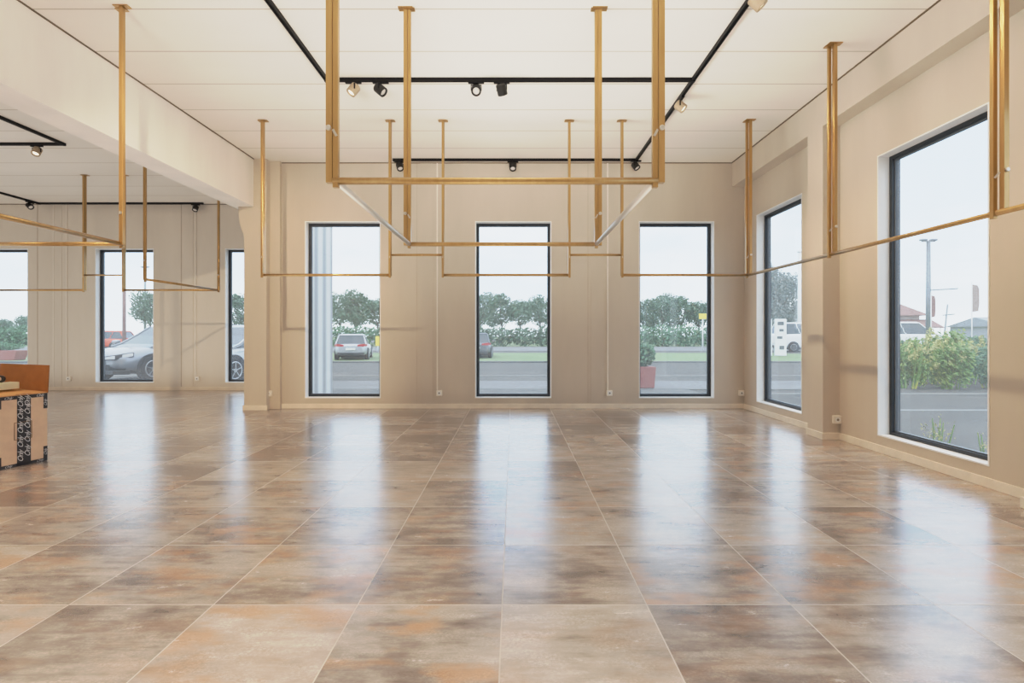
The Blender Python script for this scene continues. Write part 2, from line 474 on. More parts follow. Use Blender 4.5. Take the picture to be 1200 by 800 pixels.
# thin dark shadow gaps where ceiling meets walls, and wall panel joints
k = 1
def trim(mb, mat, label):
    global k
    o = struct(mb.build('trim_%d' % k, mat), label, 'trim'); k += 1
    return o
trim(MB().box(XB-0.012, XB, YR, YM, CEIL-0.010, CEIL), M['gap'], 'dark gap between ceiling and band')
trim(MB().box(-3.83, -3.818, YR, 7.55, CEIL-0.010, CEIL), M['gap'], 'dark gap between ceiling and beam')
trim(MB().box(-3.49, XB, YM-0.008, YM, CEIL-0.012, CEIL), M['gap'], 'dark gap between ceiling and back wall')
trim(MB().box(XLW, -4.15, YL-0.008, YL, CEIL-0.012, CEIL), M['gap'], 'dark gap between ceiling and bay wall')
def X_at(px, Y): return (px-601.5)*Y/F
for px in (488.5, 689):
    x = X_at(px, YM)
    trim(MB().box(x-0.006, x+0.006, YM-0.003, YM, BH, CEIL-0.012), M['joint'], 'vertical wall panel joint')
for px in (212.5, 44):
    x = X_at(px, YL)
    trim(MB().box(x-0.007, x+0.007, YL-0.003, YL, BH, CEIL-0.012), M['joint'], 'vertical bay panel joint')
for px, w in ((500, 0.10), (700, 0.10)):        # shallow pilaster strips
    x = X_at(px, YM)
    trim(MB().box(x-w, x+w, YM-0.006, YM, BH, CEIL-0.012), M['wall'], 'shallow wall strip between windows')
for px in (220, 66):
    x = X_at(px, YL)
    trim(MB().box(x-0.11, x+0.11, YL-0.006, YL, BH, CEIL-0.012), M['baywall'], 'shallow bay wall strip between windows')

# windows
def window(idx, axis, a, b, wallpos, label):
    """axis 'x': opening from x=a..b in a wall whose inner face is y=wallpos; axis 'y': y=a..b in wall with inner face x=wallpos"""
    w = thing('window_%d' % idx, label, 'window', (0, 0, 0), kind='structure')
    D0 = 0.115                                   # depth at which the frame sits
    fw = 0.038
    def B(mb, u0, u1, d0, d1, z0, z1):
        if axis == 'x': mb.box(u0, u1, wallpos+d0, wallpos+d1, z0, z1)
        else: mb.box(wallpos+d0, wallpos+d1, u0, u1, z0, z1)
    t = 0.012
    mb = MB()
    B(mb, a, a+t, -0.004, D0, WZ0, WZ1); B(mb, b-t, b, -0.004, D0, WZ0, WZ1)
    B(mb, a+t, b-t, -0.004, D0, WZ1-t, WZ1); B(mb, a+t, b-t, -0.004, D0, WZ0, WZ0+t)
    mb.build('window_lining', M['reveal'], w)
    def ring(name, mat, ins, wd, d0, d1, bev=0.004):
        mb = MB()
        B(mb, a+ins, a+ins+wd, d0, d1, WZ0+ins, WZ1-ins); B(mb, b-ins-wd, b-ins, d0, d1, WZ0+ins, WZ1-ins)
        B(mb, a+ins+wd, b-ins-wd, d0, d1, WZ0+ins, WZ0+ins+wd); B(mb, a+ins+wd, b-ins-wd, d0, d1, WZ1-ins-wd, WZ1-ins)
        return mb.build(name, mat, w, bevel=bev)
    ring('window_frame', M['frame'], 0.006, fw, D0-0.012, D0+0.07)
    ring('glazing_bead', M['bead'], 0.006+fw, 0.010, D0+0.012, D0+0.05, 0.002)
    mb = MB(); p = D0+0.035; i = 0.006+fw+0.005
    if axis == 'x': mb.quad((a+i, wallpos+p, WZ0+i), (b-i, wallpos+p, WZ0+i), (b-i, wallpos+p, WZ1-i), (a+i, wallpos+p, WZ1-i))
    else: mb.quad((wallpos+p, a+i, WZ0+i), (wallpos+p, b-i, WZ0+i), (wallpos+p, b-i, WZ1-i), (wallpos+p, a+i, WZ1-i))
    mb.build('pane', M['glass'], w)
    return w
wl = ['tall black framed window showing the white cladding and silver car', 'tall black framed window in the middle of the back wall',
      'tall black framed window with a planter outside', 'tall bay window behind the cardboard box', 'tall bay window filled by a parked grey car',
      'narrow visible bay window beside the pillar', 'tall side wall window near the back corner', 'tall side wall window looking on to green weeds',
      'side wall window nearest the viewer']
n = 1
for a, b in back_holes: window(n, 'x', a, b, YM, wl[n-1]); n += 1
for a, b in bay_holes: window(n, 'x', a, b, YL, wl[n-1]); n += 1
for a, b in right_holes: window(n, 'y', a, b, XR, wl[n-1]); n += 1

# ------------------------------------------------------------------ outlets and cable ducts
def outlet(loc, rz, label, s=0.085):
    o = thing('wall_outlet', label, 'outlet', loc, rz, group=None)
    MB().box(-s/2, s/2, -0.036, 0, -s/2, s/2).build('outlet_box', M['white'], o, bevel=0.006)
    mb = MB().lathe([(0.027, -0.0385), (0.027, -0.036)], 16, 'y')
    mb.build('socket_rim', M['reveal'], o)
    MB().lathe([(0.013, -0.0395), (0.013, -0.0385)], 16, 'y').build('socket', M['socket'], o)
    return o
def duct(x, y, z0, label):
    o = MB().box(x-0.010, x+0.010, y-0.014, y, z0, CEIL-0.012).build('cable_duct', M['duct'], None, bevel=0.002)
    return tag(o, label, 'cable duct')
zo = 0.235
outlet((X_at(316, 7.66), 7.66, zo), 0, 'cream wall outlet at the foot of the pillar')
outlet((X_at(515, YM), YM, zo), 0, 'cream wall outlet between the cladding window and the middle window')
outlet((X_at(714, YM), YM, zo), 0, 'cream wall outlet between the middle window and the planter window')
outlet((3.43, YM, zo), 0, 'cream wall outlet tucked in the back corner of the room')
outlet((3.437, 5.457, zo-0.02), 0, 'cream wall outlet on the side of the pier')
outlet((X_at(81.5, YL), YL, zo), 0, 'cream wall outlet on the bay wall just above the cardboard box')
outlet((X_at(232, YL), YL, zo), 0, 'cream wall outlet on the bay wall past the parked car window')
duct(X_at(512.5, YM), YM, zo+0.043, 'white cable duct down the wall between the cladding window and the middle window')
duct(X_at(712, YM), YM, zo+0.043, 'white cable duct down the wall between the middle window and the planter window')
duct(X_at(229.5, YL), YL, zo+0.043, 'white cable duct on the bay wall past the parked car window')
duct(X_at(78.5, YL), YL, zo+0.043, 'white cable duct on the bay wall next to the parked car window')
duct(X_at(63, YL), YL, BH, 'white cable duct on the bay wall next to the window behind the box')

# ------------------------------------------------------------------ brass hanging racks
RZ = 1.835           # crossbar height
def post(root, x, y, ox, oy, top=CEIL, zb=None):
    """double brass upright: outer tube fixed to the ceiling, inner tube that carries the bar. (ox, oy) = offset direction of the outer tube"""
    w = 0.030
    xo, yo, xi, yi = x+ox, y+oy, x-ox, y-oy
    p = MB().cbox((xo, yo, (top+1.825)/2), (w, w, top-1.825)).build('post', M['brass'], root, bevel=0.002)
    MB().cbox((xo, yo, top-0.004), (0.115, 0.055, 0.008)).build('ceiling_plate', M['brass'], p, bevel=0.001)
    q = MB().cbox((xi, yi, (top-0.008+RZ-0.032)/2), (0.025, 0.025, top-0.008-RZ+0.032)).build('inner_post', M['brass'], root, bevel=0.002)
    MB().cbox((xi, yi, top-0.010), (0.085, 0.045, 0.007)).build('ceiling_plate', M['brass'], q, bevel=0.001)
    zz = 2.075
    MB().lathe([(0.010, -0.026), (0.013, -0.024), (0.013, -0.016), (0.006, -0.016), (0.006, 0.016)], 8, 'y', (xo, yo, zz)).build('bolt', M['steel'], p)
    mx, my = (xo*0.35+xi*0.65), (yo*0.35+yi*0.65)
    MB().bar((mx, my-w/2, zz-0.006), (xi+(xi-xo)*0.25, yi-w/2, zz-0.036), 0.004, 0.011, (0, 0, 1)).build('link_tab', M['steel'], p)
    return p
def xbar(root, x0, x1, y, z=RZ): return MB().tube((x0, y, z), (x1, y, z), 0.0165, n=14).build('crossbar', M['brass'], root)
def ybar(root, x, y0, y1, z=RZ): return MB().tube((x, y0, z), (x, y1, z), 0.0165, n=14).build('crossbar', M['brass'], root)

OX = 0.0142
def rack(label): return thing('hanging_rack', label, 'hanging rack', (0, 0, CEIL), group=None)
def shift_children(root):
    off = root.location.copy()
    for ch in root.children: ch.location = -off
# centre box rack
r = rack('brass box rack with four posts hanging nearest in the room centre')
xa, xb, y0, y1 = -0.838, 0.672, 2.38, 4.06
post(r, xa, y0, -OX, 0); post(r, xb, y0, OX, 0); post(r, xa, y1, -OX, 0); post(r, xb, y1, OX, 0)
xbar(r, xa, xb, y0); xbar(r, xa, xb, y1); 
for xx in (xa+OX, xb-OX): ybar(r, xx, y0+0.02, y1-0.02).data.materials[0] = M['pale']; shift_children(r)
YF = 6.19
r = rack('brass two post rack hanging straight in front of the middle window')
xa, xb = -0.85, 0.678
post(r, xa, YF, 0.0, 0.0142); post(r, xb, YF, 0.0, 0.0142); xbar(r, xa, xb, YF); shift_children(r)
r = rack('brass two post rack hanging in front of the cladding window')
xa, xb = -3.03, -1.49
post(r, xa, YF, 0.0, 0.0142); post(r, xb, YF, 0.0, 0.0142); xbar(r, xa, xb, YF); shift_children(r)
# right L-shaped rack
r = rack('long brass L shaped rack running along the side windows')
xa, xb = 1.315, 2.845
post(r, xa, YF, 0.0, 0.0142); xbar(r, xa, xb, YF)
for y in (YF, 4.57, 3.0, 1.42): post(r, xb, y, 0.013, -0.020)
ybar(r, xb, 1.42, YF); shift_children(r)
# left box rack under the beam
r = rack('brass box rack hanging beside the beam above the cardboard box')
xa, xb, y0, y1 = -4.62, -3.095, 2.38, 4.05
for x, y in ((xa, y0), (xb, y0), (xa, y1), (xb, y1)): post(r, x, y, 0.013 if x > -4 else -0.013, -0.016)
xbar(r, xa, xb, y0); xbar(r, xa, xb, y1); ybar(r, xa, y0, y1); ybar(r, xb, y0, y1); shift_children(r)
# side bay
YB = 8.32
r = rack('brass two post rack in the side bay ahead of the window behind the box')
xa, xb = -8.5, -6.97
post(r, xa, YB, 0.0, 0.0142); post(r, xb, YB, 0.0, 0.0142); xbar(r, xa, xb, YB); shift_children(r)
r = rack('brass L shaped rack in the side bay hanging beyond the beam')
xa, xb = -6.33, -4.79
post(r, xa, YB, 0.0, 0.0142); post(r, xb, YB, 0.013, -0.020); post(r, xb, 6.66, 0.013, -0.020)
xbar(r, xa, xb, YB); ybar(r, xb, 6.66, YB); shift_children(r)
def tie(x0, x1, y, label):
    o = MB().tube((x0, y, 2.078), (x1, y, 2.078), 0.013, n=12).build('hanging_tie_bar', M['brass'])
    tag(o, label, 'tie bar')
tie(-1.49, -0.85, YF, 'short brass tie bar joining the cladding window rack to the middle window rack')
tie(0.678, 1.315, YF, 'short brass tie bar joining the middle window rack to the long side rack')
tie(-6.97, -6.33, YB, 'short brass tie bar joining the two racks of the side bay')

# ------------------------------------------------------------------ ceiling light tracks
TZ = CEIL - 0.034
def track(name, label, segs):
    t = thing(name, label, 'light track', (segs[0][0][0], segs[0][0][1], CEIL))
    for (x0, y0), (x1, y1) in segs:
        d = Vector((x1-x0, y1-y0, 0)).normalized(); s = Vector((-d.y, d.x, 0))*0.0115
        mb = MB()
        a, b = Vector((x0, y0, CEIL-0.017)), Vector((x1, y1, CEIL-0.017))
        for sg in (1, -1): mb.bar(a+s*sg, b+s*sg, 0.013, 0.034)
        mb.bar(Vector((x0, y0, CEIL-0.006)), Vector((x1, y1, CEIL-0.006)), 0.012, 0.012)
        mb.build('rail', M['black'], t)
    ends = {}
    for s in segs:
        for p in s: ends.setdefault(p, 0); ends[p] += 1
    for p, q in ends.items():
        MB().box(p[0]-0.021, p[0]+0.021, p[1]-0.021, p[1]+0.021, CEIL-0.038, CEIL).build('corner_connector' if q > 1 else 'end_cap', M['black'], t, bevel=0.003)
    shift_children(t)
    return t
XT, XT2, YT1, YT2 = 1.815, -1.885, 5.17, 7.55
track('ceiling_track', 'black ceiling light track running round the main room',
      [((XT, YR+0.5), (XT, YT1)), ((XT, YT1), (XT, YT2)), ((XT, YT1), (XT2, YT1)), ((XT2, YT1), (XT2, YR+0.5)), ((XT, YT2), (-1.755, YT2))])
track('ceiling_track', 'black ceiling light track in the side bay beyond the beam',
      [((-6.08, YR+0.5), (-6.08, 6.92)), ((-6.08, 6.92), (-9.33, 6.92)), ((-9.33, 6.92), (-9.33, 10.07)), ((-9.33, 10.07), (-6.12, 10.07))])

def spot(x, y, aim, label, lit=True, tan=False, along='x'):
    """track head: adapter under the rail, stem with yoke, cylinder head pointing along aim"""
    o = thing('track_spotlight', label, 'spotlight', (x, y, TZ))
    L = 0.16
    if along == 'x': MB().box(-L/2, L/2, -0.016, 0.016, -0.020, 0).build('adapter', M['black'], o, bevel=0.003)
    else: MB().box(-0.016, 0.016, -L/2, L/2, -0.020, 0).build('adapter', M['black'], o, bevel=0.003)
    d = Vector(aim).normalized()
    s = d.cross(Vector((0, 0, 1)))
    s = Vector((1, 0, 0)) if s.length < 0.05 else s.normalized()
    piv = Vector((0, 0, -0.085))
    mb = MB().tube((0, 0, -0.02), (0, 0, -0.042), 0.010, n=10)
    mb.bar(piv + s*0.052 + Vector((0, 0, 0.047)), piv - s*0.052 + Vector((0, 0, 0.047)), 0.012, 0.006)
    for g in (1, -1): mb.bar(piv + s*0.052*g + Vector((0, 0, 0.05)), piv + s*0.052*g + Vector((0, 0, -0.006)), 0.014, 0.006, tuple(s))
    mb.build('yoke', M['black'], o)
    rot = d.to_track_quat('Z', 'Y').to_matrix().to_4x4()
    m = Matrix.Translation(piv) @ rot
    h = MB().lathe([(0.020, -0.062), (0.045, -0.055), (0.050, -0.047), (0.050, 0.044), (0.048, 0.048), (0.043, 0.048), (0.039, 0.034)], 22).xf(m).build('lamp_head', M['tan'] if tan else M['black2'], o)
    MB().lathe([(0.0385, 0.030), (0.030, 0.037), (0.012, 0.041)], 22).xf(m).build('lens', M['lens'] if lit else M['lens_dim'], h)
    if lit:
        l = bpy.data.lights.new('spot_lamp', 'SPOT'); l.energy = SPOT_W; l.color = (1.0, 0.76, 0.52)
        l.spot_size = math.radians(95); l.spot_blend = 0.9; l.shadow_soft_size = 0.035
        lo = bpy.data.objects.new('spot_lamp', l); COL.objects.link(lo); lo.parent = o
        lo.location = piv + d*0.075; lo.rotation_euler = d.to_track_quat('-Z', 'Y').to_euler()
    return o
SPOT_W = 36
spot(X_at(414, YT1), YT1, (-0.45, -0.25, -0.75), 'tan lit track spotlight nearest the rail corner on the cross track', tan=True)
spot(X_at(446, YT1), YT1, (0.75, -0.1, -0.65), 'black track spotlight turned aside, beside the tan one on the cross track', lit=False)
spot(X_at(558, YT1), YT1, (0.05, -0.75, -0.65), 'black track spotlight facing the viewer with its lens showing', lit=False)
spot(X_at(588, YT1), YT1, (0.2, 0.55, -0.7), 'black track spotlight turned away, beside the one facing the viewer', lit=False)
spot(XT, 5.55, (0.8, -0.35, -0.85), 'tan lit track spotlight on the side rail past the cross track junction', tan=True, along='y')
spot(XT, 3.80, (0.85, -0.1, -0.95), 'lit track spotlight at the top edge on the side rail', tan=True, along='y')
spot(X_at(467, YT2)+0.02, YT2, (0.3, -0.45, -0.9), 'small black spotlight at the free end of the back track', lit=False)
spot(X_at(601, YT2), YT2, (0.0, -0.5, -0.9), 'small black spotlight mid track above the middle window', lit=False)
spot(X_at(744.5, YT2), YT2-0.03, (0.45, -0.35, -0.8), 'small black spotlight at the back corner of the main track', lit=False)
spot(X_at(43, 6.92), 6.92, (0.05, -0.5, -0.85), 'bright lit spotlight on the side bay cross track', tan=True)
spot(-9.33, 9.88, (0.75, -0.2, -0.6), 'black spotlight at the far corner of the side bay track', lit=False, along='y')
spot(X_at(229, 10.07), 10.07, (0.0, -0.5, -0.85), 'black spotlight near the free end of the side bay track', lit=False)

# ------------------------------------------------------------------ cardboard box with printed tape
P0 = Vector((-4.15, 4.56, 0)); ang = math.atan2(-0.966, -0.26)     # right face runs from P0 towards the viewer
bw, bd, bh = 0.355, 0.62, 0.60
box = thing('cardboard_box', 'open cardboard box sealed with black printed tape standing on the tiles', 'box', P0, 0)
u = Vector((-0.26, -0.966, 0)); v = Vector((-0.966, 0.26, 0))      # along visible face, into the box
BM = Matrix(((u.x, v.x, 0, 0), (u.y, v.y, 0, 0), (0, 0, 1, 0), (0, 0, 0, 1)))
t = 0.006
mb = MB()
mb.box(0, bw, 0, bd, 0, t); mb.box(0, bw, 0, t, t, bh); mb.box(0, bw, bd-t, bd, t, bh); mb.box(0, t, t, bd-t, t, bh); mb.box(bw-t, bw, t, bd-t, t, bh)
mb.xf(BM).build('carton', M['card'], box)
def flap(name, mat, pts):
    mb = MB(); P = [Vector(p) for p in pts]
    nrm = (P[1]-P[0]).cross(P[2]-P[0]).normalized()*0.004
    A = [mb.bm.verts.new(p+nrm) for p in P]; B = [mb.bm.verts.new(p-nrm) for p in P]
    k = len(P)
    mb.bm.faces.new(A); mb.bm.faces.new(B[::-1])
    for i in range(k): mb.bm.faces.new((A[i], A[(i+1) % k], B[(i+1) % k], B[i]))
    return mb.xf(BM).build(name, mat, box)
flap('flap', M['card_top'], [(0.0, 0.004, bh+0.004), (bw, 0.004, bh+0.004), (bw-0.05, 0.29, bh+0.03), (0.05, 0.29, bh+0.03)])
tag(flap('flap', M['card_in'], [(-0.004, 0.0, bh), (-0.004, bd, bh), (-0.03, bd+0.02, bh+0.25), (-0.012, -0.005, bh+0.245)]), 'raised brown flap showing its inner side')
flap('flap', M['card_in'], [(bw+0.004, 0.0, bh), (bw+0.004, bd, bh), (bw+0.20, bd, bh-0.10), (bw+0.20, 0.0, bh-0.10)])
flap('flap', M['card_in'], [(0.0, bd+0.004, bh), (bw, bd+0.004, bh), (bw-0.04, bd+0.14, bh+0.10), (0.04, bd+0.14, bh+0.10)])
e = 0.0015
mb = MB()
mb.box(0.126, 0.226, -e, 0, 0, bh+0.0)                # centre strip
mb.box(0, bw, -e, 0, bh-0.030, bh); mb.box(0, bw, -e, 0, 0, 0.026)
mb.box(0, 0.030, -e, 0, bh-0.135, bh-0.03); mb.box(0, 0.030, -e, 0, 0.026, 0.13)
mb.box(bw-0.02, bw, -e, 0, bh-0.10, bh-0.03); mb.box(bw-0.02, bw, -e, 0, 0.026, 0.10)
mb.box(0.126, 0.226, 0.004, 0.06, bh+0.0085, bh+0.010)
tape = mb.xf(BM).build('tape', M['tape'], box)
def letters(txt, size, su, sz, rot, par):
    """script-like slanted printing on the visible face: position (su along face, sz up)"""
    cu = bpy.data.curves.new('lettering', 'FONT'); cu.body = txt; cu.size = size; cu.shear = 0.55
    cu.align_x = 'CENTER'; cu.align_y = 'CENTER'; cu.extrude = 0.0002; cu.resolution_u = 3; cu.space_character = 0.84; cu.offset = -0.0004
    tmp = bpy.data.objects.new('tmp', cu); COL.objects.link(tmp)
    dg = bpy.context.evaluated_depsgraph_get()
    me = bpy.data.meshes.new_from_object(tmp.evaluated_get(dg))
    bpy.data.objects.remove(tmp); bpy.data.curves.remove(cu)
    # text x -> towards the far corner (-u), text y -> up, normal -> out of the box (-v)
    m = BM @ Matrix(((-1, 0, 0, su), (0, 0, -1, -e-0.0012), (0, 1, 0, sz), (0, 0, 0, 1))) @ Matrix.Rotation(rot, 4, 'Z')
    me.transform(m); me.materials.clear(); me.materials.append(M['ink'])
    o = bpy.data.objects.new('tape_lettering', me); COL.objects.link(o); o.parent = par
    return o
for zz in (0.08, 0.20, 0.32, 0.44, 0.545):
    letters('Only', 0.058, 0.201, zz, PI/2, tape); letters('Only', 0.058, 0.150, zz+0.035 if zz < 0.5 else zz, PI/2, tape)
for uu in (0.06, 0.29):
    letters('Only', 0.034, uu, bh-0.015, 0, tape); letters('Only', 0.030, uu, 0.013, 0, tape)
letters('Only', 0.034, 0.015, 0.078, PI/2, tape); letters('Only', 0.034, 0.015, bh-0.085, PI/2, tape)
mb = MB(); lw = 0.004
for a0, a1, z0, z1 in ((0.118, 0.246, 0.37, 0.37+lw), (0.118, 0.246, 0.225, 0.225+lw), (0.118, 0.118+lw, 0.225, 0.37), (0.246-lw, 0.246, 0.225, 0.374)):
    mb.box(a0, a1, -e-0.001, -e*0.2, z0, z1)
mb.xf(BM).build('printed_outline', M['line'], box)
# packet standing in the box
pk = MB().box(-0.05, 0.05, -0.09, 0.09, 0, 0.06).build('paper_packet', M['paper'], None, bevel=0.006)
q = P0 + u*0.185 + v*0.22
pk.location = (q.x-0.01, q.y, bh+0.042); pk.rotation_euler = (0, 0, math.atan2(v.y, v.x)+0.1)
tag(pk, 'pale cream packet lying on the open box flap', 'packet')
tp = thing('tape_dispenser', 'small black tape reel propped on the cream packet', 'tape reel', (q.x-0.03, q.y, bh+0.102))
MB().lathe([(0.016, -0.012), (0.030, -0.012), (0.032, 0.0), (0.030, 0.012), (0.016, 0.012)], 20, 'y', (0, 0, 0.032)).build('reel', M['tape'], tp)
MB().lathe([(0.006, -0.013), (0.016, -0.013), (0.016, 0.013), (0.006, 0.013)], 20, 'y', (0, 0, 0.032)).build('reel_core', M['card'], tp)

# ------------------------------------------------------------------ outside
GZ = -0.10
def slab(name, x0, x1, y0, y1, z, mat, label, cat='ground', kind='structure'):
    o = MB().box(x0, x1, y0, y1, z-0.05, z).build(name, mat); tag(o, label, cat, None, kind); return o
slab('ground', -160, 160, YR-30, 220, GZ-0.03, M['asphalt'], 'grey asphalt yard and road round the building')
slab('ground_gravel', -60, 3.9, YL+T+0.02, 11.4, GZ-0.01, M['gravel'], 'gravel strip along the building')
slab('ground_gravel', -3.6, 3.9, YM+T+0.02, 10.5, GZ-0.01, M['gravel'], 'gravel strip under the back windows')
slab('ground_gravel', XR+T+0.02, 4.6, -4, 10.5, GZ-0.01, M['gravel'], 'gravel strip along the side windows')
slab('ground_paving', -60, 7.5, 11.4, 13.4, GZ-0.005, M['concrete'], 'pale paving along the street')
slab('ground_grass', -120, 17, 22.6, 33, GZ-0.005, M['grass'], 'grass verge across the road', kind='structure')
slab('ground_path', -120, 120, 37, 49, GZ-0.004, M['concrete'], 'pale cycle path beyond the verge')
slab('ground_grass', -150, 150, 49, 200, GZ-0.005, M['grass'], 'field beyond the path')
slab('ground_grass', 13, 40, 27.0, 31.5, GZ+0.0, M['grass'], 'grass island by the totem')
slab('road_marking', 5.2, 40, 10.6, 10.72, GZ-0.018, M['paint'], 'white road edge line', 'road marking')
slab('road_marking', 4.8, 40, 8.3, 8.42, GZ-0.018, M['paint'], 'pale road line near the side windows', 'road marking')
slab('road_marking', -30, 40, 15.2, 15.34, GZ-0.018, M['paint'], 'white line along the street', 'road marking')
slab('road_marking', -30, 40, 22.3, 22.55, GZ+0.03, M['concrete'], 'pale kerb at the verge', 'kerb')

def leaves(name, mat, blobs, n, size, parent, seed, sq=1.0, shell=0.35):
    rnd = random.Random(seed); V = []; Fc = []
    vol = [b[3]*b[4]*b[5] for b in blobs]; tot = sum(vol)
    for b, w in zip(blobs, vol):
        for _ in range(int(n*w/tot)):
            d = Vector((rnd.gauss(0, 1), rnd.gauss(0, 1), rnd.gauss(0, 1))).normalized() * (rnd.random() ** shell)
            p = Vector((b[0]+d.x*b[3], b[1]+d.y*b[4], b[2]+d.z*b[5]))
            a = Vector((rnd.gauss(0, 1), rnd.gauss(0, 1), rnd.gauss(0, 1))).normalized()
            c = a.orthogonal().normalized(); e = a.cross(c)
            s = size*rnd.uniform(0.6, 1.4); i = len(V)
            V += [p - c*s, p + e*s*0.45*sq, p + c*s, p - e*s*0.45*sq]; Fc.append((i, i+1, i+2, i+3))
    me = bpy.data.meshes.new(name); me.from_pydata([tuple(q) for q in V], [], Fc); me.materials.append(mat)
    o = bpy.data.objects.new(name, me); COL.objects.link(o)
    if parent: o.parent = parent
    return o

def make_tree(label, h, w, mat, seed, n=2600, size=0.16, group=None, cat='tree', name='tree', low=0.32):
    rnd = random.Random(seed)
    t = thing(name, label, cat, (0, 0, GZ), group=group)
    mb = MB().tube((0, 0, 0), (0.05, 0, h*0.45), 0.10*h/5, 0.06*h/5, 8)
    for _ in range(6):
        a = rnd.uniform(0, 2*PI)
        mb.tube((0.03, 0, h*rnd.uniform(0.25, 0.45)), (math.cos(a)*w*0.33, math.sin(a)*w*0.33, h*rnd.uniform(0.6, 0.85)), 0.045*h/5, 0.012, 6)
    mb.build('trunk', M['bark'], t)
    bl = [(0, 0, h*0.66, w*0.34, w*0.34, h*0.30)]
    for _ in range(7):
        a = rnd.uniform(0, 2*PI); rr = rnd.uniform(0.15, 0.34)*w; s = rnd.uniform(0.16, 0.26)
        bl.append((math.cos(a)*rr, math.sin(a)*rr, h*rnd.uniform(low+0.12, 0.86), w*s, w*s, h*s*0.6))
    leaves('crown', mat, bl, n, size, t, seed)
    return t
def place(o, px, Y, z=GZ, rz=0, s=1.0):
    o.location = (X_at(px, Y), Y, z); o.rotation_euler = (0, 0, rz); o.scale = (s, s, s)
    return o
protos = [make_tree('x', 6.2, 5.2, M['leaf_a'], 11), make_tree('x', 6.0, 4.6, M['leaf_b'], 12), make_tree('x', 5.6, 4.4, M['leaf_a'], 13)]
tspots = [(398, 61, 0, 1.0, 'grey green tree behind the silver car, next to the white cladding'), (417, 54, 1, 1.0, 'tall tree rising straight above the silver car'),
          (443, 67, 2, 1.1, 'soft tree at the frame of the cladding window'), (563, 61, 0, 1.0, 'round tree over the dark car in the middle window'),
          (588, 54, 1, .95, 'dense tree at the centre of the middle window'), (609, 69, 2, 1.1, 'tree filling the gap between the middle window trees'),
          (633, 60, 0, .92, 'last tree before the frame of the middle window'),
          (757, 55, 1, .86, 'tree above the planter in the planter window'), (776, 62, 0, 1.0, 'bushy tree centred in the planter window'),
          (798, 55, 1, .92, 'wide tree beside the sign post in the planter window'), (819, 62, 2, .98, 'tree behind the yellow topped sign post'),
          (176, 52, 0, .9, 'tree behind the grey car in the bay window'), (276, 55, 1, .95, 'tree in the narrow bay window beside the pillar'),
          (4, 66, 2, .6, 'hazy tree behind the red planter trough'), (26, 60, 0, .55, 'hazy tree by the frame of the window behind the box')]
usedp = set()
for i, (px, Y, kx, s, lab) in enumerate(tspots):
    o = protos[kx] if kx not in usedp else copy_tree(protos[kx]); usedp.add(kx)
    place(o, px, Y, GZ, i*1.3, s); tag(o, lab, 'tree', 'roadside trees seen through the windows')

def hedge(px0, px1, Y, h, label, mat, seed, d=1.6, n=4200):
    x0, x1 = X_at(px0, Y), X_at(px1, Y); L = x1-x0
    o = thing('hedge', label, 'hedge', ((x0+x1)/2, Y, GZ), group='hedges beyond the road')
    bl = []; k = max(4, int(L/2.2)); rnd = random.Random(seed)
    for i in range(k):
        bl.append((-L/2 + L*(i+.5)/k, 0, h*0.48, L/k*0.8, d*0.6, h*rnd.uniform(.46, .58)))
    leaves('foliage', mat, bl, n, 0.15, o, seed)
    mb = MB()
    for i in range(k): mb.tube((-L/2 + L*(i+.5)/k, 0, 0), (-L/2 + L*(i+.5)/k, 0, h*.6), 0.06, 0.02, 6)
    mb.build('stems', M['bark'], o)
hedge(352, 470, 50, 2.0, 'low clipped hedge behind the silver car', M['leaf_e'], 21)
hedge(540, 660, 50, 2.0, 'low hedge under the middle window trees', M['leaf_b'], 22)
hedge(735, 845, 50, 2.0, 'low hedge under the planter window trees', M['leaf_e'], 23)
hedge(-40, 40, 55, 2.1, 'low hedge outside the window behind the box', M['leaf_e'], 24)

